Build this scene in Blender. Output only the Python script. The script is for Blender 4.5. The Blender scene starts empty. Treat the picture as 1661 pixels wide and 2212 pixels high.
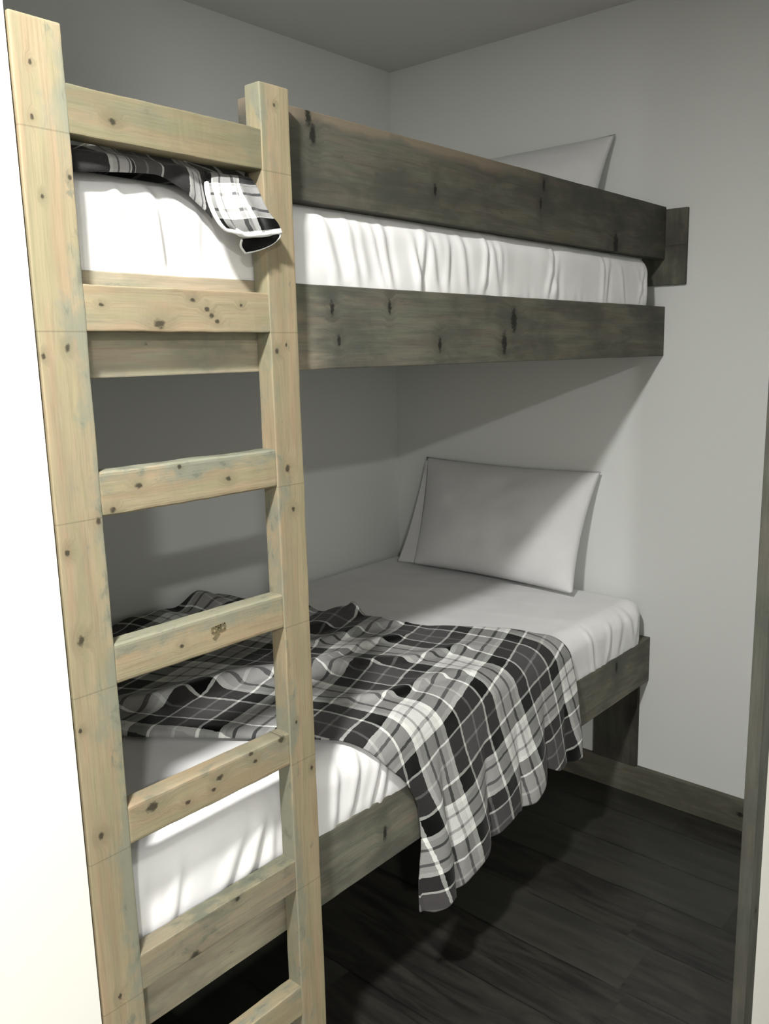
import bpy, bmesh, math, random
import numpy as np
from mathutils import Vector, Matrix, noise as mnoise

sc = bpy.context.scene
COL = sc.collection
rng = np.random.RandomState(7)

# ------------------------------------------------------------------ helpers
def link(name, me, mat=None, parent=None, loc=(0, 0, 0), smooth=False):
    o = bpy.data.objects.new(name, me)
    COL.objects.link(o)
    o.location = loc
    if parent is not None:
        o.parent = parent
        o.location = Vector(loc) - parent.location
    if mat is not None:
        me.materials.append(mat)
    if smooth:
        for p in me.polygons:
            p.use_smooth = True
    return o

def tag(o, label, cat, group=None):
    o['label'] = label
    o['category'] = cat
    if group:
        o['group'] = group

def struct(o):
    o['kind'] = 'structure'
    return o

def empty(name, loc):
    o = bpy.data.objects.new(name, None)
    COL.objects.link(o)
    o.location = loc
    o.empty_display_size = .1
    return o

def box_mesh(name, sx, sy, sz, bevel=0.0, seg=2, wob=0.0, cuts=0, seed=0):
    bm = bmesh.new()
    bmesh.ops.create_cube(bm, size=1)
    for v in bm.verts:
        v.co = Vector((v.co.x * sx, v.co.y * sy, v.co.z * sz))
    if bevel:
        bmesh.ops.bevel(bm, geom=list(bm.edges), offset=bevel, segments=seg, profile=.6, affect='EDGES')
    if cuts:
        # slices along the longest side so that worn edges can wander a little
        ax = int(np.argmax([sx, sy, sz]))
        L = (sx, sy, sz)[ax]
        n = Vector((0, 0, 0)); n[ax] = 1
        for i in range(1, cuts):
            c = Vector((0, 0, 0)); c[ax] = -L / 2 + L * i / cuts
            bmesh.ops.bisect_plane(bm, geom=bm.verts[:] + bm.edges[:] + bm.faces[:], plane_co=c, plane_no=n)
        for v in bm.verts:
            p = v.co.copy() * 14 + Vector((seed * 3.1, seed * 7.7, 0))
            d = mnoise.noise_vector(p) * wob + mnoise.noise_vector(p * 4) * wob * .5
            d[ax] = 0
            v.co += d
    me = bpy.data.meshes.new(name)
    bm.to_mesh(me); bm.free()
    return me

def board(name, x0, x1, y0, y1, z0, z1, mat, parent=None, bevel=.003, seg=2, wob=0.0, cuts=0, seed=0):
    me = box_mesh(name, x1 - x0, y1 - y0, z1 - z0, bevel, seg, wob, cuts, seed)
    return link(name, me, mat, parent, ((x0 + x1) / 2, (y0 + y1) / 2, (z0 + z1) / 2))

def grid_mesh(name, P, UV=None, closed_u=False):
    nu, nv = P.shape[:2]
    verts = P.reshape(-1, 3).tolist()
    faces = []
    for i in range(nu - 1):
        for j in range(nv - 1):
            faces.append((i * nv + j, (i + 1) * nv + j, (i + 1) * nv + j + 1, i * nv + j + 1))
    me = bpy.data.meshes.new(name)
    me.from_pydata(verts, [], faces)
    if UV is not None:
        uvf = UV.reshape(-1, 2)
        lay = me.uv_layers.new(name='UVMap')
        idx = np.empty(len(me.loops), dtype=np.int32)
        me.loops.foreach_get('vertex_index', idx)
        lay.data.foreach_set('uv', uvf[idx].astype(np.float32).ravel())
    me.update()
    return me

def tube_mesh(name, pts, r, seg=8):
    bm = bmesh.new()
    pts = [Vector(p) for p in pts]
    rings = []
    for i, p in enumerate(pts):
        d = (pts[min(i + 1, len(pts) - 1)] - pts[max(i - 1, 0)]).normalized()
        a = d.orthogonal().normalized() if i == 0 else (rings[-1][1] - d * rings[-1][1].dot(d)).normalized()
        b = d.cross(a)
        rr = r[i] if hasattr(r, '__len__') else r
        rings.append(([bm.verts.new(p + (a * math.cos(2 * math.pi * k / seg) + b * math.sin(2 * math.pi * k / seg)) * rr) for k in range(seg)], a))
    for i in range(len(rings) - 1):
        for k in range(seg):
            bm.faces.new((rings[i][0][k], rings[i][0][(k + 1) % seg], rings[i + 1][0][(k + 1) % seg], rings[i + 1][0][k]))
    bm.faces.new(rings[0][0][::-1]); bm.faces.new(rings[-1][0])
    me = bpy.data.meshes.new(name); bm.to_mesh(me); bm.free()
    for p in me.polygons: p.use_smooth = True
    return me

# vectorised value noise (smooth) for numpy grids
_perm = rng.rand(64, 64, 4)
def vnoise(x, y, ch=0):
    x = np.asarray(x, float); y = np.asarray(y, float)
    xi = np.floor(x).astype(int); yi = np.floor(y).astype(int)
    fx = x - xi; fy = y - yi
    fx = fx * fx * (3 - 2 * fx); fy = fy * fy * (3 - 2 * fy)
    g = lambda a, b: _perm[a % 64, b % 64, ch]
    return (g(xi, yi) * (1 - fx) * (1 - fy) + g(xi + 1, yi) * fx * (1 - fy) + g(xi, yi + 1) * (1 - fx) * fy + g(xi + 1, yi + 1) * fx * fy) * 2 - 1
def sstep(a, b, x):
    t = np.clip((np.asarray(x, float) - a) / (b - a), 0, 1)
    return t * t * (3 - 2 * t)

# ------------------------------------------------------------------ node helpers
class NT:
    def __init__(self, name, rough=.8, spec=.25):
        self.m = bpy.data.materials.new(name); self.m.use_nodes = True
        self.t = self.m.node_tree; self.n = self.t.nodes; self.l = self.t.links
        self.bsdf = self.n['Principled BSDF']
        self.bsdf.inputs['Roughness'].default_value = rough
        self.bsdf.inputs['Specular IOR Level'].default_value = spec
    def new(self, typ, **kw):
        nd = self.n.new(typ)
        for k, v in kw.items(): setattr(nd, k, v)
        return nd
    def set(self, sock, v):
        if isinstance(v, bpy.types.NodeSocket): self.l.new(v, sock)
        else: sock.default_value = v
    def math(self, op, a, b=0.0, c=None, clamp=False):
        nd = self.new('ShaderNodeMath', operation=op, use_clamp=clamp)
        self.set(nd.inputs[0], a); self.set(nd.inputs[1], b)
        if c is not None: self.set(nd.inputs[2], c)
        return nd.outputs[0]
    def mix(self, f, a, b, blend='MIX'):
        nd = self.new('ShaderNodeMix', data_type='RGBA', blend_type=blend)
        self.set(nd.inputs[0], f)
        self.set(nd.inputs[6], a if isinstance(a, bpy.types.NodeSocket) else (*a, 1) if len(a) == 3 else a)
        self.set(nd.inputs[7], b if isinstance(b, bpy.types.NodeSocket) else (*b, 1) if len(b) == 3 else b)
        return nd.outputs[2]
    def smooth(self, x, a, b):
        nd = self.new('ShaderNodeMapRange', interpolation_type='SMOOTHSTEP')
        self.set(nd.inputs[0], x); nd.inputs[1].default_value = a; nd.inputs[2].default_value = b
        nd.inputs[3].default_value = 0; nd.inputs[4].default_value = 1
        return nd.outputs[0]
    def comb(self, x, y, z):
        nd = self.new('ShaderNodeCombineXYZ')
        self.set(nd.inputs[0], x); self.set(nd.inputs[1], y); self.set(nd.inputs[2], z)
        return nd.outputs[0]
    def noise(self, vec, scale, detail=3.0, rough=.5, dist=0.0):
        nd = self.new('ShaderNodeTexNoise')
        self.l.new(vec, nd.inputs['Vector'])
        nd.inputs['Scale'].default_value = scale; nd.inputs['Detail'].default_value = detail
        nd.inputs['Roughness'].default_value = rough; nd.inputs['Distortion'].default_value = dist
        return nd.outputs[0]
    def bump(self, h, strength, dist=.002):
        nd = self.new('ShaderNodeBump')
        nd.inputs['Strength'].default_value = strength; nd.inputs['Distance'].default_value = dist
        self.l.new(h, nd.inputs['Height']); self.l.new(nd.outputs[0], self.bsdf.inputs['Normal'])
    def color(self, c):
        self.set(self.bsdf.inputs['Base Color'], c if isinstance(c, bpy.types.NodeSocket) else (*c, 1))

_seed = [0]
def wood(name, axis, light, mid, dark, weather, wamt=.5, edge=0.0, knots=(), lines=(), half=.035, stain=0.0, rough=.72, kasp=(.74, 1.0), pale=None, band=None):
    """sawn softwood: grain runs along `axis`; knots are (along, across, radius) in the board's own coordinates"""
    _seed[0] += 1; sd = _seed[0] * 5.37
    k = NT(name, rough)
    tc = k.new('ShaderNodeTexCoord')
    sp = k.new('ShaderNodeSeparateXYZ'); k.l.new(tc.outputs['Object'], sp.inputs[0])
    X, Y, Z = sp.outputs
    if axis == 'Z': al, ac, dp = Z, X, Y
    elif axis == 'X': al, ac, dp = X, Z, Y
    else: al, ac, dp = Y, Z, X
    # grain swerves round the knots
    rag = k.noise(k.comb(al, ac, sd), 170.0, 3, .6) if knots else None
    warp = None
    kmask = None
    halo = None
    for (ka, kc, kr) in knots:
        da = k.math('SUBTRACT', al, ka); dc = k.math('SUBTRACT', ac, kc)
        d = k.math('SQRT', k.math('ADD', k.math('MULTIPLY', da, k.math('MULTIPLY', da, kasp[0] ** 2)), k.math('MULTIPLY', dc, k.math('MULTIPLY', dc, kasp[1] ** 2))))
        d = k.math('ADD', d, k.math('MULTIPLY', k.math('SUBTRACT', rag, .5), kr * 1.5))
        m = k.math('SUBTRACT', 1.0, k.smooth(d, kr * .45, kr * 1.15))
        h = k.math('SUBTRACT', 1.0, k.smooth(d, kr * .8, kr * 4.2))
        kmask = m if kmask is None else k.math('MAXIMUM', kmask, m)
        halo = h if halo is None else k.math('MAXIMUM', halo, h)
    ac2 = ac
    if halo is not None:
        ac2 = k.math('ADD', ac, k.math('MULTIPLY', halo, .012))
    v1 = k.comb(k.math('ADD', k.math('MULTIPLY', al, .9), sd), k.math('MULTIPLY', ac2, 11.0), k.math('MULTIPLY', dp, 11.0))
    g1 = k.noise(v1, 4.2, 4, .55, .5)
    v2 = k.comb(k.math('ADD', k.math('MULTIPLY', al, 2.2), sd), k.math('MULTIPLY', ac2, 60.0), k.math('MULTIPLY', dp, 60.0))
    g2 = k.noise(v2, 5.0, 3, .6)
    v3 = k.comb(k.math('ADD', k.math('MULTIPLY', al, 1.0), sd * 2), k.math('MULTIPLY', ac, 2.0), k.math('MULTIPLY', dp, 2.0))
    g3 = k.noise(v3, 5.5, 4, .6, .3)
    v4 = k.comb(k.math('ADD', k.math('MULTIPLY', al, 1.6), sd * 3), k.math('MULTIPLY', ac, 3.2), k.math('MULTIPLY', dp, 3.2))
    g4 = k.noise(v4, 13.0, 5, .68, .4)
    if pale is not None:          # unstained end of the board
        pm = k.smooth(k.math('ADD', al, k.math('MULTIPLY', k.math('SUBTRACT', k.noise(k.comb(k.math('MULTIPLY', al, 2.0), k.math('MULTIPLY', ac, 14.0), sd), 3.0, 3), .5), .35)), pale[1], pale[0])
        light = k.mix(pm, light, (.40, .355, .26)); mid = k.mix(pm, mid, (.31, .285, .21)); dark_m = k.mix(pm, dark, (.2, .185, .135)); weather_m = k.mix(pm, weather, (.22, .23, .185))
    else:
        dark_m, weather_m = dark, weather
    hue = k.noise(k.comb(k.math('ADD', k.math('MULTIPLY', al, .8), sd), k.math('MULTIPLY', ac, 8.0), dp), 6.0, 3)
    c = k.mix(k.smooth(g1, .36, .64), light, mid)
    c = k.mix(k.math('MULTIPLY', k.smooth(hue, .5, .62), .5), c, (1.04, .90, .88), 'MULTIPLY')
    c = k.mix(k.math('MULTIPLY', k.smooth(hue, .5, .38), .5), c, (.90, 1.0, .92), 'MULTIPLY')
    c = k.mix(k.math('MULTIPLY', k.smooth(g2, .45, .75), .35), c, dark_m)
    # weathered grey-green bloom, thicker towards one edge
    ed = k.math('MULTIPLY', k.math('DIVIDE', ac, half), edge)
    wm = k.math('ADD', k.math('ADD', k.math('MULTIPLY', g3, .75), k.math('MULTIPLY', g4, .45)), k.math('MULTIPLY', ed, .16))
    wm = k.math('MULTIPLY', k.smooth(wm, .60, .78), wamt)
    c = k.mix(wm, c, weather_m)
    wm2 = k.math('MULTIPLY', k.smooth(k.math('ADD', g4, k.math('MULTIPLY', ed, .10)), .62, .74), wamt * .7)
    c = k.mix(wm2, c, tuple(.62 * q for q in weather))
    if stain:
        st = k.math('MULTIPLY', k.smooth(g3, .38, .62), stain)
        c = k.mix(st, c, dark_m)
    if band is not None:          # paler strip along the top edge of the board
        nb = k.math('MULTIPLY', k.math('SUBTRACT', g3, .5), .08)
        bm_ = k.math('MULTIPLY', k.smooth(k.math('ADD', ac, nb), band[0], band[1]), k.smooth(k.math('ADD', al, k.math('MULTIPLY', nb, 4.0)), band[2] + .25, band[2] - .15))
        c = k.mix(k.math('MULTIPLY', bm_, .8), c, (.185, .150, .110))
    if halo is not None:
        c = k.mix(k.math('MULTIPLY', halo, .28), c, tuple(.75 * q for q in dark))
        c = k.mix(k.math('MULTIPLY', kmask, .9), c, tuple(.22 * q for q in dark))
    for ln in lines:
        d = k.math('ABSOLUTE', k.math('SUBTRACT', al, ln))
        m = k.math('SUBTRACT', 1.0, k.smooth(d, .0004, .0017))
        c = k.mix(k.math('MULTIPLY', m, .34), c, tuple(.4 * q for q in dark))
    k.color(c)
    hgt = k.math('ADD', k.math('MULTIPLY', g2, .6), k.math('MULTIPLY', g4, .5))
    k.bump(hgt, .35, .0016)
    return k.m

def paint(name, col, bump=.12, rough=.85):
    k = NT(name, rough, .2)
    tc = k.new('ShaderNodeTexCoord')
    n1 = k.noise(tc.outputs['Object'], 1.4, 2)
    n2 = k.noise(tc.outputs['Object'], 220.0, 2)
    c = k.mix(k.math('MULTIPLY', k.smooth(n1, .3, .7), .5), col, tuple(q * .96 for q in col))
    k.color(c)
    k.bump(n2, bump, .0006)
    return k.m

def linen(name, col, bump=.25):
    k = NT(name, .9, .12)
    tc = k.new('ShaderNodeTexCoord')
    n1 = k.noise(tc.outputs['Object'], 9.0, 4, .6)
    n2 = k.noise(tc.outputs['Object'], 700.0, 2)
    c = k.mix(k.smooth(n1, .3, .7), col, tuple(q * .96 for q in col))
    k.color(c)
    k.bump(k.math('ADD', n1, k.math('MULTIPLY', n2, .1)), bump, .004)
    k.bsdf.inputs['Sheen Weight'].default_value = .05
    return k.m

def plaid(name, gain=1.0):
    k = NT(name, .95, .08)
    tc = k.new('ShaderNodeTexCoord')
    wn = k.new('ShaderNodeTexNoise'); k.l.new(tc.outputs['UV'], wn.inputs['Vector'])
    wn.inputs['Scale'].default_value = 60; wn.inputs['Detail'].default_value = 2
    va = k.new('ShaderNodeVectorMath', operation='MULTIPLY_ADD')
    k.l.new(wn.outputs[1], va.inputs[0]); va.inputs[1].default_value = (.005, .005, 0); k.l.new(tc.outputs['UV'], va.inputs[2])
    sp = k.new('ShaderNodeSeparateXYZ'); k.l.new(va.outputs[0], sp.inputs[0])
    B, G, LG, LT, W = (.004, .006, .0055), (.150, .144, .147), (.36, .36, .36), (.70, .70, .69), (.85, .86, .84)
    GL = (.24, .24, .245)
    stops = [(0, B), (.072, W), (.092, G), (.24, LG), (.262, G), (.408, W), (.43, B), (.572, W), (.612, LT), (.665, GL), (.69, LT),
             (.80, GL), (.825, LT), (.885, W), (.928, B)]
    outs = []
    for a in sp.outputs[:2]:
        f = k.math('FRACT', k.math('ADD', k.math('DIVIDE', a, .31), 20.0))
        r = k.new('ShaderNodeValToRGB'); r.color_ramp.interpolation = 'CONSTANT'
        el = r.color_ramp.elements
        el[0].position = 0; el[0].color = (*stops[0][1], 1)
        el[1].position = stops[1][0]; el[1].color = (*stops[1][1], 1)
        for p, cc in stops[2:]:
            e = el.new(p); e.color = (*cc, 1)
        k.l.new(f, r.inputs[0]); outs.append(r.outputs[0])
    c = k.mix(.5, outs[0], outs[1])
    gm = k.new('ShaderNodeGamma'); k.l.new(c, gm.inputs[0]); gm.inputs[1].default_value = 1.45; c = gm.outputs[0]
    fz = k.noise(tc.outputs['UV'], 420.0, 3, .7)
    fz2 = k.noise(tc.outputs['UV'], 45.0, 3, .6)
    c = k.mix(k.math('MULTIPLY', k.smooth(fz, .35, .7), .35), c, (0, 0, 0), 'MULTIPLY') if False else c
    sc_ = k.math('MULTIPLY', k.math('ADD', .70, k.math('ADD', k.math('MULTIPLY', fz, .35), k.math('MULTIPLY', fz2, .25))), gain)
    v = k.new('ShaderNodeVectorMath', operation='SCALE'); k.l.new(c, v.inputs[0]); k.l.new(sc_, v.inputs[3])
    k.color(v.outputs[0])
    k.bump(fz, .4, .002)
    k.bsdf.inputs['Sheen Weight'].default_value = .12
    return k.m

def floor_mat():
    k = NT('floor_planks', .42, .35)
    tc = k.new('ShaderNodeTexCoord')
    sp = k.new('ShaderNodeSeparateXYZ'); k.l.new(tc.outputs['Object'], sp.inputs[0])
    X, Y, Z = sp.outputs
    W = .192
    xs = k.math('DIVIDE', k.math('ADD', X, .092 + 10 * W), W)
    row = k.math('FLOOR', xs); fx = k.math('FRACT', xs)
    wn = k.new('ShaderNodeTexWhiteNoise', noise_dimensions='1D'); k.l.new(row, wn.inputs['W'])
    ys = k.math('ADD', k.math('DIVIDE', Y, 1.22), k.math('MULTIPLY', wn.outputs[0], 3.7))
    cy = k.math('FLOOR', ys); fy = k.math('FRACT', ys)
    wn2 = k.new('ShaderNodeTexWhiteNoise', noise_dimensions='2D'); k.l.new(k.comb(row, cy, 0), wn2.inputs['Vector'])
    rnd = wn2.outputs[0]
    v1 = k.comb(k.math('MULTIPLY', X, 9.0), k.math('ADD', k.math('MULTIPLY', Y, 1.2), k.math('MULTIPLY', rnd, 40.0)), rnd)
    g1 = k.noise(v1, 2.4, 5, .62, .8)
    v2 = k.comb(k.math('MULTIPLY', X, 70.0), k.math('MULTIPLY', Y, 3.0), rnd)
    g2 = k.noise(v2, 2.0, 3, .6)
    c = k.mix(k.smooth(g1, .32, .68), (.034, .033, .027), (.0125, .012, .0115))
    c = k.mix(k.math('MULTIPLY', k.smooth(g2, .5, .75), .4), c, (.016, .015, .013))
    c = k.mix(k.math('MULTIPLY', k.smooth(rnd, .25, 1.0), .45), c, (.043, .043, .036))
    d = k.math('MINIMUM', fx, k.math('SUBTRACT', 1.0, fx))
    m = k.math('MULTIPLY', k.math('SUBTRACT', 1.0, k.smooth(d, .004, .03)), k.smooth(g1, .40, .62))
    d2 = k.math('MINIMUM', fy, k.math('SUBTRACT', 1.0, fy))
    m2 = k.math('MULTIPLY', k.math('SUBTRACT', 1.0, k.smooth(d2, .0008, .003)), .12)
    mm = k.math('MAXIMUM', m, m2)
    c = k.mix(k.math('MULTIPLY', mm, .85), c, (.004, .004, .004))
    k.color(c)
    k.bump(k.math('SUBTRACT', k.math('MULTIPLY', g2, .4), mm), .3, .0015)
    return k.m

# ------------------------------------------------------------------ measures
XW, YB, ZC = 2.11, 1.207, 2.667          # head wall, back wall, ceiling
P1 = .0726; Q0, Q1 = .4132, .478         # ladder posts
D = .0387                                # board thickness
ZT = 2.043

# ------------------------------------------------------------------ materials
M_wall = paint('wall_paint', (.685, .70, .685))
M_wallb = paint('back_wall_paint', (.66, .675, .665))
M_front = paint('cream_paint', (.78, .775, .725))
M_ceil = paint('ceiling_paint', (.62, .62, .59), .3)
M_floor = floor_mat()

LW = dict(light=(.300, .246, .158), mid=(.250, .214, .136), dark=(.155, .132, .083), weather=(.190, .197, .150))
def rel(kn, ca, cc): return [(a - ca, c - cc, r) for (a, c, r) in kn]
def relx(kn, cx, cz): return [(x - cx, z - cz, r) for (x, z, r) in kn]
KN = {
 'left_post': [(0.024, 1.984, 0.003), (0.02, 1.915, 0.0031), (0.066, 1.845, 0.0032), (0.024, 1.815, 0.0031), (0.04, 1.613, 0.0046), (0.004, 1.603, 0.0038), (0.064, 1.359, 0.0048), (0.012, 1.321, 0.0047), (0.023, 0.866, 0.0051), (0.03, 0.576, 0.0045), (0.006, 1.047, 0.0035), (0.02, 1.185, 0.0062)],
 'right_post': [(0.444, 2.011, 0.0031), (0.438, 1.395, 0.0068), (0.426, 1.604, 0.0049), (0.448, 1.318, 0.0045), (0.448, 1.614, 0.0033), (0.466, 0.799, 0.0045), (0.431, 0.907, 0.0034)],
 'rung1': [(0.139, 1.931, 0.0053)],
 'rung2': [(0.098, 1.674, 0.0034), (0.257, 1.686, 0.0044), (0.283, 1.672, 0.0045), (0.292, 1.662, 0.0045), (0.193, 1.648, 0.008), (0.353, 1.68, 0.0031), (0.302, 1.653, 0.0038)],
 'rung3': [(0.211, 1.424, 0.0037), (0.307, 1.392, 0.0047), (0.09, 1.372, 0.0049), (0.136, 1.403, 0.005)],
 'rung4': [(0.193, 1.127, 0.0038)],
 'rung5': [(0.321, 0.885, 0.0042), (0.251, 0.868, 0.0057), (0.33, 0.867, 0.0042), (0.116, 0.872, 0.0096), (0.395, 0.885, 0.0069), (0.236, 0.851, 0.0041), (0.183, 0.851, 0.0047)],
 'rung6': [(0.175, 0.562, 0.0084), (0.272, 0.618, 0.0051)],
 'rail': [(0.603, 1.684, 0.0098), (0.769, 1.691, 0.0096), (0.619, 1.623, 0.0081), (0.934, 1.612, 0.0114), (1.23, 1.671, 0.0222), (1.189, 1.615, 0.0184)],
 'guard': [(0.558, 2.021, 0.0134), (0.568, 1.991, 0.0135), (0.924, 1.939, 0.009), (1.363, 2.004, 0.0117), (1.349, 1.958, 0.0105), (1.757, 1.889, 0.0241)],
 'lrail': [(0.726, 0.513, 0.0127), (1.859, 0.569, 0.0152)],
}
RUNGS = [(1.9029, 1.969), (1.6357, 1.7025), (1.3636, 1.4318), (1.0987, 1.1641), (.8241, .8914), (.5578, .6246), (.277, .3441), (.010, .076)]

# ------------------------------------------------------------------ the setting
def slab(name, x0, x1, y0, y1, z0, z1, mat):
    return struct(board(name, x0, x1, y0, y1, z0, z1, mat, bevel=0))
fl = slab('floor', -3.3, 2.4, -4.3, 1.4, -.05, 0, M_floor)
ce = slab('ceiling', -3.3, 2.4, -4.3, 1.4, ZC, ZC + .06, M_ceil)
slab('wall_back', .0, 2.4, YB, YB + .12, 0, ZC, M_wallb)
slab('wall_right', XW, XW + .12, -4.3, YB, 0, ZC, M_wall)
slab('wall_left', -3.3, -.004, .002, YB + .12, 0, ZC, M_front)
slab('wall_rear', -3.3, 2.4, -4.4, -4.3, 0, ZC, M_front)
slab('wall_side', -3.4, -3.3, -4.4, .1, 0, ZC, M_front)
# partition that ends in the timber trim at the right edge of the view
TX0, TX1, TY0, TY1 = 1.10, 1.157, -.652, -.624
slab('wall_front', TX1 - .001, XW, TY0 + .004, TY1 - .006, 0, ZC, M_front)
M_trim = wood('trim_wood', 'Z', (.088, .088, .073), (.068, .068, .057), (.032, .032, .027), (.058, .064, .053), .6, 0, knots=[(-.93, .006, .005), (.35, -.01, .004)], stain=.3)
struct(board('trim_1', TX0, TX1, TY0, TY1, 0, ZC, M_trim, bevel=.0025))
M_base = wood('baseboard_wood', 'Y', (.13, .128, .098), (.10, .098, .076), (.045, .045, .035), (.09, .095, .075), .5, 0, knots=[(-.62, .004, .010)], stain=.4)
struct(board('baseboard_right', XW - .018, XW, -.56, YB, 0, .11, M_base, bevel=.003))
M_base2 = wood('baseboard_wood_back', 'X', (.13, .128, .098), (.10, .098, .076), (.045, .045, .035), (.09, .095, .075), .5, 0, stain=.4)
struct(board('baseboard_back', 0, XW - .018, YB - .018, YB, 0, .11, M_base2, bevel=.003))

# ------------------------------------------------------------------ ladder
lad = empty('bunk_ladder', (.24, .02, 0))
tag(lad, 'pale weathered pine ladder of seven flat rungs fixed to the front of the bunk', 'ladder')
seams = [1.9029, 1.6357, 1.3636, 1.0987, .8241, .5578]
def post(x0, x1, kn, edge, seed):
    cx, cz = (x0 + x1) / 2, ZT / 2
    m = wood('ladder_post_wood', 'Z', **LW, wamt=.85, edge=edge, knots=[(z - cz, x - cx, r) for (x, z, r) in kn], lines=[s - cz for s in seams], half=(x1 - x0) / 2)
    return board('post', x0, x1, 0, D, 0, ZT, m, lad, bevel=.0035, seg=3, wob=.0009, cuts=60, seed=seed)
pl = post(0, P1, KN['left_post'], 1.0, 1)
pr_ = post(Q0, Q1, KN['right_post'], -.6, 2)
rung_objs = []
for i, (z0, z1) in enumerate(RUNGS[:7]):
    cz = (z0 + z1) / 2; cx = (P1 + Q0) / 2
    kn = relx(KN.get('rung%d' % (i + 1), []), cx, cz)
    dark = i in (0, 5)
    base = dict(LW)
    if i == 0:  # top rung: the shade on it is put into a darker wood colour
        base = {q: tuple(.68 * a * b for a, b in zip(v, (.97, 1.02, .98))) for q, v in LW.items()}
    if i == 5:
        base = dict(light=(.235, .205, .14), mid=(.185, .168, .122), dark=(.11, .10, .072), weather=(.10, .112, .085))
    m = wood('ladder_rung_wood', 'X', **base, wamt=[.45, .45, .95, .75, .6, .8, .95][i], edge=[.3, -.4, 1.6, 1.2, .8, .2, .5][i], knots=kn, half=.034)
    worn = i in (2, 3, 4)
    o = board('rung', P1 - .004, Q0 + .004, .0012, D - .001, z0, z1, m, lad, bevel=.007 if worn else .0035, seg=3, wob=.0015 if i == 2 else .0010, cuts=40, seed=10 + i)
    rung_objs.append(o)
# grade stamp inked on the fourth rung: a little frame with strokes and a tail below
M_ink = NT('stamp_ink', .8); M_ink.color((.13, .11, .06))
def stamp():
    bm = bmesh.new()
    def bar(x0, z0, x1, z1, w):
        a = Vector((x0, 0, z0)); b = Vector((x1, 0, z1)); d = (b - a).normalized(); n = Vector((-d.z, 0, d.x)) * w / 2
        lo = [a - n, b - n, b + n, a + n]
        vs = [bm.verts.new(p) for p in lo] + [bm.verts.new(p + Vector((0, -.0030, 0))) for p in lo]
        for f in ((0, 1, 2, 3), (7, 6, 5, 4), (0, 4, 5, 1), (1, 5, 6, 2), (2, 6, 7, 3), (3, 7, 4, 0)): bm.faces.new([vs[q] for q in f])
    s = .001
    for a in ((-14, 5, 12, 7, 2.6), (-14, 5, -14, -4, 3.2), (-14, -4.2, -6, -4.2, 2), (-6.5, 6, -5.5, -4, 2.4), (-2, 6, 0, -4, 3), (3, 7, 5, -3, 2.6), (12, 8, 12, -3.5, 3.2), (-5, 1.5, 4, 2.5, 2.4), (2, -4, 12, -3, 2.2), (-1, -5, -12, -15, 5)):
        bar(a[0] * s, a[1] * s, a[2] * s, a[3] * s, a[4] * s)
    me = bpy.data.meshes.new('grade_stamp'); bm.to_mesh(me); bm.free()
    o = link('grade_stamp', me, M_ink.m)
    o.parent = rung_objs[3]
    o.location = Vector((.268, .0026, 1.1375)) - Vector(((P1 + Q0) / 2, (.0012 + D - .001) / 2, (RUNGS[3][0] + RUNGS[3][1]) / 2))
    o['label'] = 'dark inked grade mark on the pale rung'
stamp()

# ------------------------------------------------------------------ bunk frame
bed = empty('bunk_bed', (1.05, .6, 0))
tag(bed, 'dark-stained timber bunk bed frame with guard rail built between the walls', 'bunk bed')
RW = dict(light=(.150, .143, .112), mid=(.108, .106, .087), dark=(.050, .050, .042), weather=(.092, .101, .086))
def rail(name, x0, x1, y0, z0, z1, kn, seed, **kw):
    cx, cz = (x0 + x1) / 2, (z0 + z1) / 2
    d = dict(RW); d['pale'] = kw.get('pale')
    d['kasp'] = (1.5, .62)
    g_ = kw.get('gain', 1.0)
    for q in ('light', 'mid', 'dark', 'weather'): d[q] = tuple(g_ * v for v in d[q])
    d['band'] = kw.get('band')
    m = wood(name + '_wood', 'X', **d, wamt=.8, edge=kw.get('edge', 0), knots=relx(kn, cx, cz), half=(z1 - z0) / 2, stain=kw.get('stain', .45))
    return board(name, x0, x1, y0, y0 + .038, z0, z1, m, bed, bevel=.0022, seg=2, wob=.0006, cuts=60, seed=seed)
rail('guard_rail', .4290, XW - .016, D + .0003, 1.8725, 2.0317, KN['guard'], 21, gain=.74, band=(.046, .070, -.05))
rail('side_rail', .0, XW, D + .0003, 1.5681, 1.7254, KN['rail'], 22, pale=(.40 - 1.055, .62 - 1.055))
rail('side_rail', .0, XW, .0500, .4414, .6014, KN['lrail'], 23, gain=1.25, pale=(.30 - 1.055, .55 - 1.055))
rail('back_rail', .0, XW, YB - .039, 1.5681, 1.7254, [], 24)
rail('back_rail', .0, XW, YB - .039, .4414, .6014, [], 25)
M_deck = wood('deck_wood', 'X', (.30, .25, .16), (.25, .21, .14), (.14, .12, .08), (.2, .2, .16), .3)
board('deck', .0, XW, D + .038, YB - .039, 1.66, 1.675, M_deck, bed, bevel=.001)
board('deck', .0, XW, .088, YB - .039, .535, .55, M_deck, bed, bevel=.001)
M_block = wood('wall_block_wood', 'Z', **RW, wamt=.6, stain=.6, knots=[(.0, -.02, .012)])
board('wall_block', XW - .015, XW, -.030, .118, 1.792, 2.025, M_block, bed, bevel=.002)
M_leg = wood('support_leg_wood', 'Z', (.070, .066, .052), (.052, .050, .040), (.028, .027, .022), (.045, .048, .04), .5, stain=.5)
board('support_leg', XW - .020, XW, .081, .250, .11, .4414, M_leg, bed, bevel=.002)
board('support_leg', .0, .020, .081, .250, .0, .4414, M_leg, bed, bevel=.002)

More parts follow.
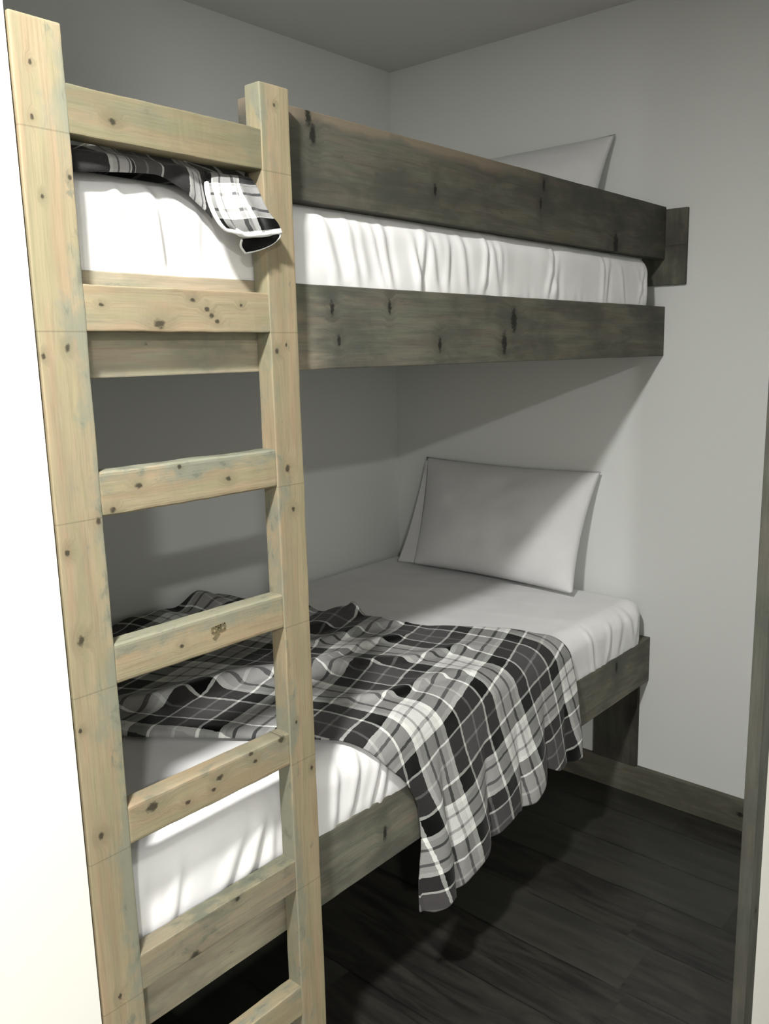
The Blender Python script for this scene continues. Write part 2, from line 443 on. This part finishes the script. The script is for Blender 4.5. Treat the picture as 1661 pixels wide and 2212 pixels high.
# ------------------------------------------------------------------ mattresses
M_sheet = linen('white_sheet', (.775, .775, .78))
def mattress(name, x0, x1, y0, y1, z0, z1, r, folds, crown=.006, seed=0):
    nx, ny, nz = 300, 90, 26
    bm = bmesh.new()
    def face(fix, val, A, B):
        n = [None] * 3
        vs = []
        for a in A[1]:
            row = []
            for b in B[1]:
                p = [0, 0, 0]; p[fix] = val; p[A[0]] = a; p[B[0]] = b
                row.append(bm.verts.new(p))
            vs.append(row)
        for i in range(len(vs) - 1):
            for j in range(len(vs[0]) - 1):
                bm.faces.new((vs[i][j], vs[i + 1][j], vs[i + 1][j + 1], vs[i][j + 1]))
    X = np.linspace(x0, x1, nx); Y = np.concatenate([np.linspace(y0, y0 + .12, 20)[:-1], np.linspace(y0 + .12, y1, ny - 20)]); Z = np.linspace(z0, z1, nz)
    face(1, y0, (0, X), (2, Z)); face(1, y1, (0, X[::4]) if False else (0, X), (2, Z))
    face(2, z0, (0, X), (1, Y)); face(2, z1, (0, X), (1, Y))
    face(0, x0, (1, Y), (2, Z)); face(0, x1, (1, Y), (2, Z))
    bmesh.ops.remove_doubles(bm, verts=bm.verts, dist=1e-5)
    bmesh.ops.recalc_face_normals(bm, faces=bm.faces)
    me = bpy.data.meshes.new(name); bm.to_mesh(me); bm.free()
    n = len(me.vertices)
    co = np.empty(n * 3); me.vertices.foreach_get('co', co); co = co.reshape(-1, 3)
    rx = np.array([r * 1.25, r, r])
    lo = np.array([x0, y0, z0]) + rx; hi = np.array([x1, y1, z1]) - rx
    inner = np.clip(co, lo, hi)
    d = (co - inner) / rx
    ln = np.linalg.norm(d, axis=1); ln[ln == 0] = 1
    nd = d / ln[:, None]
    co = inner + nd * rx
    # crown of the top and wrinkles of the side and of the sheet
    fx = (co[:, 0] - x0) / (x1 - x0); fy = (co[:, 1] - y0) / (y1 - y0)
    top = np.clip(nd[:, 2], 0, 1)
    co[:, 2] += top * crown * np.sin(np.pi * np.clip(fx, 0, 1)) ** .6 * np.sin(np.pi * np.clip(fy * 1.0 + .08, 0, 1)) ** .6
    fr = np.clip(-nd[:, 1], 0, 1)
    zz = (co[:, 2] - z0) / (z1 - z0)
    disp = np.zeros(n)
    for (xb, sl, w, amp, zlo, zhi) in folds:
        xc = xb + sl * (zz - .0) * (z1 - z0)
        q = (co[:, 0] - xc) / w
        prof = np.exp(-q * q) - .75 * np.exp(-((q - 1.5) / .8) ** 2)
        disp += amp * prof * sstep(zhi + .2, zhi - .25, zz) * sstep(zlo - .2, zlo + .1, zz)
    disp += .0022 * vnoise(co[:, 0] * 16 + seed, zz * 3, 1)
    # scalloped hem where the sheet is tucked in
    hem = sstep(.45, .22, zz)
    disp = disp * (1 - .65 * sstep(.42, .24, zz))
    disp += hem * (.0012 * vnoise(co[:, 0] * 60, 0 * zz + seed, 2) + .0016 * vnoise(co[:, 0] * 22, 0 * zz, 3))
    disp += .0030 * vnoise(co[:, 0] * 6.5 + zz * .9, zz * 1.6 + seed, 0) * fr
    co -= np.outer(disp * fr, np.array([0, 1, 0]))
    tw = .0016 * vnoise(co[:, 0] * 7 + co[:, 1] * 5 + seed, co[:, 1] * 4 - co[:, 0] * 1.5, 0) + .0010 * vnoise(co[:, 0] * 19, co[:, 1] * 13 + co[:, 0] * 6, 2)
    co[:, 2] += tw * top
    me.vertices.foreach_set('co', co.ravel()); me.update()
    return link(name, me, M_sheet, smooth=True)

def rand_folds(n, a, b, amp, seed, wmin=.006, wmax=.016):
    rr = np.random.RandomState(seed); out = []
    for i in range(n):
        x = rr.uniform(a, b)
        out.append((x, rr.uniform(-.45, .30), rr.uniform(wmin, wmax), amp * rr.uniform(.35, 1.2), rr.uniform(-.2, .45), rr.uniform(.6, 1.15)))
    return out
F_up = [(.155, .05, .011, .0060, 0, 1), (.240, -.12, .013, .0085, 0, 1.0), (.30, .02, .012, .003, 0, .9), (.64, -.30, .016, .0045, 0, 1), (.69, -.2, .013, .004, 0, 1), (.79, -.18, .012, .0045, 0, 1), (.87, .12, .012, .005, 0, 1), (.95, -.25, .012, .004, 0, 1)] + rand_folds(12, .68, 1.45, .0044, 3) + rand_folds(9, 1.35, 2.0, .0042, 4)
F_lo = [(.10, .1, .012, .004, 0, .9), (.15, .25, .012, .005, 0, .8), (.24, .55, .02, .006, 0, .8), (.31, .40, .018, .007, 0, .9), (.385, .1, .012, .004, 0, .9), (.56, .12, .012, .005, 0, 1), (.60, .25, .012, .006, 0, 1), (.66, .3, .010, .006, 0, 1), (.70, .25, .012, .005, 0, 1)] + rand_folds(7, 1.5, 2.03, .006, 9, .009, .02)
mu = mattress('mattress', .020, 2.035, .0450, 1.160, 1.676, 1.876, .055, F_up, seed=1)
tag(mu, 'mattress in a wrinkled white fitted sheet on the upper bunk behind the guard rail', 'mattress')
ml = mattress('mattress', .022, 2.080, .0500, 1.185, .551, .752, .060, F_lo, crown=.008, seed=5)
tag(ml, 'mattress in a white fitted sheet on the lower bunk under the plaid blanket', 'mattress')

# ------------------------------------------------------------------ pillows
M_pillow = linen('pillowcase_cotton', (.65, .65, .655), .15)
def pillow(name, base, top, W, H, T, y_c, seed=0, flange=.085, skew=.20):
    """base/top: (x, z) of the bottom and top edge of the pillow plane; leans on the head wall"""
    nu, nv = 70, 50
    u = np.linspace(-1, 1, nu)[:, None] * np.ones((1, nv)); v = np.ones((nu, 1)) * np.linspace(-1, 1, nv)[None, :]
    bx, bz = base; tx, tz = top
    ax = np.array([tx - bx, 0, tz - bz]); ax /= np.linalg.norm(ax)
    nrm = np.array([-ax[2], 0, ax[0]])            # towards the room and up
    c = np.array([(bx + tx) / 2, y_c, (bz + tz) / 2])
    au = np.clip(np.abs(u), 0, 1); av = np.clip(np.abs(v), 0, 1)
    th = T / 2 * (1 - au ** 3.2) ** .62 * (1 - av ** 2.6) ** .62
    pin_u = 1 - .055 * (1 - v ** 2) * au ** 3
    pin_v = 1 - .045 * (1 - u ** 2) * av ** 3
    th = th * (1 + .10 * vnoise(u * 2.2 + seed, v * 2 + 3, 1)) * (1 - .18 * v)
    wr = .004 * vnoise(u * 5 + seed, v * 4, 2) * (1 - au ** 4) * (1 - av ** 4)
    def side(s):
        P = np.zeros((nu, nv, 3))
        P += c
        P += (u * pin_u * W / 2 * (1 + skew * (u > 0) * (v + 1) / 2))[..., None] * np.array([0, 1, 0])
        P += (v * pin_v * H / 2)[..., None] * ax
        k = s * th * (1.0 if s > 0 else .75) + wr * s
        P += k[..., None] * nrm
        return P
    bm = bmesh.new()
    for s in (1, -1):
        P = side(s)
        vs = [[bm.verts.new(P[i, j]) for j in range(nv)] for i in range(nu)]
        for i in range(nu - 1):
            for j in range(nv - 1):
                q = (vs[i][j], vs[i + 1][j], vs[i + 1][j + 1], vs[i][j + 1])
                bm.faces.new(q if s < 0 else q[::-1])
    bmesh.ops.remove_doubles(bm, verts=bm.verts, dist=.0004)
    bmesh.ops.recalc_face_normals(bm, faces=bm.faces)
    me = bpy.data.meshes.new(name); bm.to_mesh(me); bm.free()
    o = link(name, me, M_pillow, smooth=True)
    # open hem of the case: a soft flap past the far end
    nf, ng = 12, 40
    bmf = bmesh.new()
    lay = []
    for s in (1, -1):
        g = []
        for i in range(nf):
            t = i / (nf - 1)
            row = []
            for j in range(ng):
                w = -1 + 2 * j / (ng - 1)
                y = y_c + W / 2 * (.975 - .05 * (1 - w * w)) * (1 + skew * (w + 1) / 2) + (.012 + flange * ((1 - w) / 2) ** 1.3) * t
                hh = (w * (1 - .02 * (1 - t)) * H / 2) * (1 - .10 * t * (w > 0))
                off = s * (.014 * (1 - t) ** 1.2 * (1 - abs(w) ** 2.5) + .0035 * (1 - abs(w) ** 6) + .006 * (1 - abs(w) ** 3) * math.sin(3 * w + 4 * t)*(.3+t)*0) + .010 * t * math.sin(2.2 * w + 1)
                p = c + np.array([0, 1, 0]) * (y - y_c) + ax * hh + nrm * off
                row.append(bmf.verts.new(p))
            g.append(row)
        lay.append(g)
        for i in range(nf - 1):
            for j in range(ng - 1):
                q = (g[i][j], g[i + 1][j], g[i + 1][j + 1], g[i][j + 1])
                bmf.faces.new(q if s < 0 else q[::-1])
    a, b = lay
    for j in range(ng - 1):
        bmf.faces.new((a[-1][j], a[-1][j + 1], b[-1][j + 1], b[-1][j]))
    for i in range(nf - 1):
        bmf.faces.new((a[i][0], a[i + 1][0], b[i + 1][0], b[i][0])); bmf.faces.new((a[i][-1], a[i + 1][-1], b[i + 1][-1], b[i][-1]))
    bmesh.ops.recalc_face_normals(bmf, faces=bmf.faces)
    mf = bpy.data.meshes.new('pillowcase_hem'); bmf.to_mesh(mf); bmf.free()
    h = link('pillowcase_hem', mf, M_pillow, smooth=True); h.parent = o
    return o
p1 = pillow('pillow', (1.905, .772), (2.085, 1.170), .715, .44, .16, .60, seed=2)
tag(p1, 'white pillow leaning on the head wall of the lower bunk', 'pillow')
p2 = pillow('pillow', (1.925, 1.893), (2.088, 2.275), .72, .42, .15, .58, seed=5)
tag(p2, 'white pillow on the upper bunk, mostly hidden behind the guard rail', 'pillow')

# ------------------------------------------------------------------ lower plaid blanket
M_plaid = plaid('plaid_flannel')
def poly(pts, t):
    pts = np.array(pts, float)
    s = np.concatenate([[0], np.cumsum(np.linalg.norm(np.diff(pts, axis=0), axis=1))]); s /= s[-1]
    # smooth the polyline a little
    tt = np.clip(t, 0, 1)
    out = np.zeros((len(tt), 2))
    for dlt in (-.03, -.015, 0, .015, .03):
        q = np.clip(tt + dlt, 0, 1)
        out += np.stack([np.interp(q, s, pts[:, 0]), np.interp(q, s, pts[:, 1])], -1) / 5
    return out
def lower_blanket():
    nt, nv = 170, 230
    Lp = [(.32, 1.16), (.28, .8), (.34, .486), (.45, .34), (.55, .2), (.612, .11), (.735, -.036), (.805, -.09), (.822, -.2), (.825, -.43)]
    Rp = [(1.13, 1.16), (1.22, .79), (1.27, .56), (1.36, .36), (1.470, .17), (1.515, .05), (1.545, -.05), (1.552, -.13), (1.556, -.325)]
    tv = np.linspace(0, 1, nv)
    Lc, Rc = poly(Lp, tv), poly(Rp, tv)
    T = np.linspace(0, 1, nt)
    U = Lc[None] * (1 - T[:, None, None]) + Rc[None] * T[:, None, None]      # nt,nv,2 unfolded x, y
    x = U[..., 0].copy(); yu = U[..., 1].copy()
    # hem outline on the hanging end, dipping at each fold
    hx = [.80, .85, .895, .93, 1.0, 1.065, 1.085, 1.15, 1.215, 1.235, 1.29, 1.36, 1.38, 1.43, 1.56]
    hy = [-.425, -.440, -.418, -.440, -.418, -.392, -.380, -.368, -.345, -.352, -.342, -.300, -.288, -.312, -.318]
    w = sstep(.72, 1.0, tv)[None, :]
    tgt = np.interp(x, hx, hy)
    yend = yu[:, -1:]
    yu = yu + w * (np.interp(x[:, -1:], hx, hy) - yend)
    # fabric coordinates, before folding
    # stripes bend a little with the drape
    wx = x + .008 * vnoise(x * 4, yu * 4, 0) + .003 * vnoise(x * 12, yu * 10, 1)
    wy = yu + .008 * vnoise(x * 4 + 9, yu * 4, 1) + .003 * vnoise(x * 12 + 5, yu * 11, 2)
    left = sstep(.55, 0, T)[:, None] * sstep(.05, .5, yu)
    c1 = wx * .958 + wy * .287 + left * (.16 * (yu - .1))
    c2 = -wx * .309 + wy * .951
    UV = np.stack([c1 - .905, -c2 - .295], -1)
    # wrap over the mattress edge
    zt, yf, R = .7635, .0345, .064
    yc, zcn = yf + R, zt - R
    s = yu - yc
    arc = R * math.pi / 2
    ang = np.clip(-s / R, 0, math.pi / 2)
    y = np.where(s >= 0, yu, yc - R * np.sin(ang)); z = np.where(s >= 0, zt, zcn + R * np.cos(ang))
    below = np.clip(-s - arc, 0, None)
    z = z - below
    ny = np.where(s >= 0, 0, -np.sin(ang)); nz = np.where(s >= 0, 1, np.cos(ang))
    # folds of the hanging part
    hang = sstep(-.02, .33, below) 
    hang0 = sstep(-.05, .10, below)
    fold = np.zeros_like(x)
    tx = x - .10 * (below)                       # folds lean with the cloth
    for (c, wd, a) in ((.843, .050, .042), (.985, .088, .030), (1.150, .072, .022), (1.285, .072, .034), (1.415, .058, .018), (1.520, .055, .026)):
        q = np.abs((tx - c) / wd)
        fold = np.maximum(fold, a * np.clip(1 - q ** 2.2, 0, 1))
    fold = fold * hang + .004 * hang0
    x = x + hang * .005 * np.sin((tx - .82) * 38)
    fold += hang * .004 * vnoise(x * 25, below * 9, 3)
    # soft rumples on top of the bed
    onbed = sstep(-.09, .06, s)
    b = .0075 * (vnoise(x * 4 + yu * 2, yu * 6 - x * 2, 0) + .6) + .0040 * np.abs(vnoise(x * 4 - yu * 7, yu * 4 + x * 5, 1)) + .0016 * vnoise(x * 17, yu * 14, 2)
    def crease(xa, ya, xb, yb, wd, a):
        d = np.array([xb - xa, yb - ya]); Ln = np.hypot(*d); d /= Ln
        al = (x - xa) * d[0] + (yu - ya) * d[1]; ac = -(x - xa) * d[1] + (yu - ya) * d[0]
        ac = ac + .02 * np.sin(al * 14)
        e = sstep(-.05, .08, al) * sstep(Ln + .05, Ln - .08, al)
        return a * e * np.where(ac > 0, np.exp(-(ac / wd) ** 2), np.exp(-(ac / (wd * .28)) ** 2))
    rum = b
    rum = rum + crease(.36, .62, .95, .36, .06, .026) + crease(.95, .36, 1.25, .16, .035, .012) + crease(.62, .95, 1.15, .62, .05, .020)
    rum = rum + crease(.70, .42, 1.20, .40, .04, .012) + crease(.75, .22, 1.15, .07, .03, .012) + crease(.90, .60, 1.3, .45, .04, .014)
    # bunched far end against the back wall and rolled corner on the right
    back = sstep(.98, 1.12, yu)
    rum = rum + back * (.016 + .016 * vnoise(x * 13, yu * 9, 3) + .038 * np.exp(-((x - 1.04) / .05) ** 2) * .75 + .010 * np.exp(-((x - .88) / .05) ** 2))
    roll = sstep(.78, .94, T)[:, None] * sstep(.48, .62, yu) * sstep(1.08, .9, yu)
    rum = rum + roll * (.026 + .012 * np.sin(yu * 40)) + .034 * np.exp(-((T[:, None] - .965) / .018) ** 2) * np.exp(-((yu - .62) / .022) ** 2)
    # thick turned-under left edge
    el = T[:, None] * (Rc[:, 0] - Lc[:, 0])[None]
    edge = sstep(-.03, .12, s)
    lip = np.sqrt(np.clip(1 - (1 - np.clip(el / .028, 0, 1)) ** 2, 0, 1))
    rum = (rum + .012 * edge) * (lip * edge + (1 - edge))
    er = (1 - T)[:, None] * (Rc[:, 0] - Lc[:, 0])[None]
    rum = rum * (.25 + .75 * sstep(0, .03, er))
    off = rum * onbed + .004
    y = y + ny * (off + 0) - fold
    z = z + nz * off
    y = np.minimum(y, YB - .012)
    P = np.stack([x, y, z], -1)
    me = grid_mesh('blanket', P, UV)
    o = link('blanket', me, M_plaid, smooth=True)
    md = o.modifiers.new('thickness', 'SOLIDIFY'); md.thickness = .0045; md.offset = 1
    return o
bl = lower_blanket()
tag(bl, 'rumpled black, grey and white plaid blanket draped over the edge of the lower bunk', 'blanket')

# ------------------------------------------------------------------ upper plaid blanket
FLAP = [
[(0.325, 0.035, 1.89), (0.344, 0.032, 1.891), (0.366, 0.03, 1.891), (0.39, 0.03, 1.893), (0.408, 0.03, 1.893)],
[(0.312, 0.02, 1.868), (0.32, 0.0, 1.867), (0.3416, -0.0055, 1.869), (0.369, 0.0, 1.872), (0.402, 0.006, 1.875)],
[(0.3, 0.0, 1.845), (0.3127, -0.0137, 1.8434), (0.3336, -0.0192, 1.8464), (0.3671, -0.0165, 1.8509), (0.3989, -0.0099, 1.8528)],
[(0.3021, -0.0066, 1.825), (0.3141, -0.022, 1.8225), (0.3392, -0.0275, 1.8264), (0.375, -0.0248, 1.8311), (0.4045, -0.0192, 1.8311)],
[(0.311, -0.011, 1.8066), (0.3219, -0.0275, 1.803), (0.3472, -0.0303, 1.8054), (0.384, -0.0303, 1.8116), (0.4147, -0.0275, 1.8152)],
[(0.3215, -0.0132, 1.7978), (0.3351, -0.0275, 1.7917), (0.3585, -0.0303, 1.7911), (0.3902, -0.0303, 1.7952), (0.4206, -0.0286, 1.8021)]]
UND = [
[(0.3457, -0.0192, 1.7835), (0.372, -0.022, 1.7879), (0.3978, -0.0253, 1.7924), (0.4212, -0.0281, 1.8)],
[(0.3493, -0.011, 1.7743), (0.3745, -0.0154, 1.7769), (0.4007, -0.0209, 1.7847), (0.4198, -0.0275, 1.7958)],
[(0.3614, -0.0066, 1.7648), (0.3876, -0.011, 1.7713), (0.4115, -0.0176, 1.7823), (0.4199, -0.027, 1.7927)]]
DL = [(0.086, 0.030, 1.859), (0.111, 0.030, 1.863), (0.139, 0.030, 1.867), (0.167, 0.030, 1.87), (0.199, 0.030, 1.873), (0.223, 0.030, 1.875), (0.241, 0.030, 1.872), (0.257, 0.030, 1.865), (0.274, 0.028, 1.855), (0.29, 0.026, 1.844), (0.306, 0.024, 1.832), (0.319, 0.022, 1.818)]
def resample(C, nu, nv):
    """Catmull-Rom through a net of points"""
    C = np.array(C, float)
    def cr(A, n):
        m = A.shape[0]
        t = np.linspace(0, m - 1, n); i = np.clip(np.floor(t).astype(int), 0, m - 2); f = (t - i)
        g = lambda k: A[np.clip(k, 0, m - 1)]
        p0, p1, p2, p3 = g(i - 1), g(i), g(i + 1), g(i + 2)
        f = f.reshape((-1,) + (1,) * (A.ndim - 1))
        return .5 * (2 * p1 + (p2 - p0) * f + (2 * p0 - 5 * p1 + 4 * p2 - p3) * f ** 2 + (3 * p1 - p0 - 3 * p2 + p3) * f ** 3)
    A = cr(C, nu)
    return cr(A.swapaxes(0, 1), nv).swapaxes(0, 1)
def upper_blanket():
    bm = bmesh.new(); uvl = bm.loops.layers.uv.new('UVMap')
    def add(P, UV):
        nu, nv = P.shape[:2]
        vs = [[bm.verts.new(P[i, j]) for j in range(nv)] for i in range(nu)]
        for i in range(nu - 1):
            for j in range(nv - 1):
                f = bm.faces.new((vs[i][j], vs[i + 1][j], vs[i + 1][j + 1], vs[i][j + 1])); f.smooth = True
                for lp, (a, b) in zip(f.loops, ((i, j), (i + 1, j), (i + 1, j + 1), (i, j + 1))):
                    lp[uvl].uv = UV[a, b]
    # body lying on the mattress and lapping over its edge
    xs = np.linspace(.06, .46, 12)
    rows = []
    lf = lambda x: float(sstep(.09, .19, x))
    rows.append([(x * 1.1, .55, 1.890) for x in xs])
    rows.append([(x, .30, 1.893 + .035 * lf(x)) for x in xs])
    rows.append([(x, .20, 1.895 + .065 * lf(x) + .006 * math.sin(40 * x)) for x in xs])
    rows.append([(x, .115, 1.894 + .046 * lf(x) + .004 * math.sin(30 * x)) for x in xs])
    rows.append([(xx * .75 + .25 * d[0], .062, (1.894 if i > 1 else 1.885) + .010 * lf(xx)) for i, (xx, d) in enumerate(zip(xs, DL))])
    rows.append([(d[0] * .75 + xx * .25, .036 if i < 7 else .030, min(1.892, d[2] + .030)) for i, (xx, d) in enumerate(zip(xs, DL))])
    rows.append([(d[0], d[1] - .002, d[2] + (.012 if i > 5 else .008)) for i, d in enumerate(DL)])
    rows.append(DL)
    P = resample(rows, 60, 60)
    lump = np.zeros(P.shape[:2]); 
    P[..., 1] -= .004 * vnoise(P[..., 0] * 40, P[..., 2] * 30, 1) * sstep(1.892, 1.88, P[..., 2])
    vlen = np.concatenate([np.zeros((1, 60)), np.cumsum(np.linalg.norm(np.diff(P, axis=0), axis=2), axis=0)], 0)
    pu = np.interp(P[..., 0], [.06, .145, .150, .182, .186, .235, .24, .281, .284, .306, .309, .36, .50], [.45, .56, .59, .83, 1.10, 1.40, 1.435, 1.56, 1.60, 1.82, 1.94, 2.06, 2.4])
    UV = np.stack([pu * .31, vlen[-1:, :] - vlen + .032], -1)
    add(P, UV)
    # corner pulled out under the top rung
    F = [[(x + .02, .12, 1.894) for (x, y, z) in FLAP[0]], [(x + .006, .065, 1.896) for (x, y, z) in FLAP[0]]] + FLAP
    P = resample(F, 50, 44)
    i0 = sstep(.25, .6, np.linspace(0, 1, 50))[:, None]
    jj = np.linspace(0, 1, 44)[None, :]
    P[..., 1] += i0 * .010 * np.exp(-((jj - .62) / .05) ** 2) - i0 * .006 * np.sin(jj * 13)
    uu = jj * .118 * np.ones((50, 1)); vv = np.linspace(0, 1, 50)[:, None] * .23 * np.ones((1, 44))
    pf = np.interp(jj, [0, .10, .12, .40, .60, .66, .70, 1], [.50, .56, .60, .74, .86, .91, .945, 1.05]) * np.ones((50, 1))
    qf = np.interp(np.linspace(0, 1, 50), [0, .40, .44, .78, .80, .92, .94, 1], [.98, 1.05, .60, .87, .94, 1.03, .90, .92])[:, None] * np.ones((1, 44))
    UVF = np.stack([pf, qf], -1) * .31
    add(P, UVF)
    hemline = P[-1].copy()
    left = P[20:, 0].copy()
    # folded-back underside below the white hem
    Q = resample([[tuple(p) for p in FLAP[5][1:]]] + UND, 16, 20) if False else resample(UND, 16, 20)
    UVQ = np.stack(np.meshgrid(np.linspace(0, .02, 16), np.linspace(0, .02, 20), indexing='ij'), -1) + np.array([-.010, -.010])
    add(Q, UVQ)
    me = bpy.data.meshes.new('blanket'); bm.to_mesh(me); bm.free()
    o = link('blanket', me, M_plaid)
    md = o.modifiers.new('thickness', 'SOLIDIFY'); md.thickness = .003; md.offset = 0
    kh = linen('fleece_hem', (.80, .82, .82), .4)
    pts = [tuple(p) for p in left[::3]] + [tuple(p) for p in hemline[1::3]] + [tuple(hemline[-1])]
    h = link('hem', tube_mesh('hem', pts, .0048), kh); h.parent = o
    h['label'] = 'white fleecy hem of the pulled-out corner'
    pts2 = [tuple(hemline[-1])] + [tuple(p) for p in Q[::-1, -1][::4][:0]] + [tuple(p) for p in Q[-1, ::-1][::2]] + [tuple(p) for p in Q[::-1, 0][::3]]
    h2 = link('hem', tube_mesh('hem', pts2, .0020), kh); h2.parent = o
    h2['label'] = 'thin white hem of the folded-back underside'
    return o
ub = upper_blanket()
tag(ub, 'plaid blanket on the upper bunk with a corner pulled out under the top ladder rung', 'blanket')

# ------------------------------------------------------------------ lights: ceiling downlights of the room, plus an added fill
def lamp(loc, power, size, col):
    d = bpy.data.lights.new('downlight_or_fill', 'AREA'); d.shape = 'DISK'; d.size = size; d.energy = power; d.color = col
    o = bpy.data.objects.new('downlight_or_fill', d); COL.objects.link(o); o.location = loc
    return o
COOL = (1.0, .985, .95)
lamp((-.52, -.60, 2.655), 80, .15, COOL)
lamp((-2.06, -3.0, 2.655), 138, .2, COOL)
lamp((2.0, -1.45, 2.655), 28, .16, COOL)  # added fill that brightens the cream partition and trim, not a known fixture

w = bpy.data.worlds.new('room'); sc.world = w; w.use_nodes = True
w.node_tree.nodes['Background'].inputs[0].default_value = (.8, .82, .85, 1)
w.node_tree.nodes['Background'].inputs[1].default_value = .05

# ------------------------------------------------------------------ camera (1661 x 2212)
cam = bpy.data.cameras.new('camera'); co_ = bpy.data.objects.new('camera', cam); COL.objects.link(co_)
cam.sensor_fit = 'VERTICAL'; cam.sensor_height = 36; cam.sensor_width = 36 * 1661 / 2212
cam.lens = 1838.548 / 2212 * 36
cam.shift_x = (830.5 - 897.165) / 2212
cam.shift_y = -(1106 - 1099.208) / 2212
Rm = Matrix(((0.64388, 0.1516, -0.74995), (-0.76494, 0.10599, -0.63532), (-0.01683, 0.98274, 0.18421)))
Mx = Rm.to_4x4(); Mx.translation = Vector((-0.5795, -1.1636, 1.6028))
co_.matrix_world = Mx
cam.clip_start = .02
sc.camera = co_

sc.view_settings.view_transform = 'Standard'
sc.view_settings.look = 'None'
sc.view_settings.gamma = 1
sc.view_settings.use_curve_mapping = False
sc.view_settings.exposure = 0.0
sc.cycles.max_bounces = 6
sc.cycles.diffuse_bounces = 4
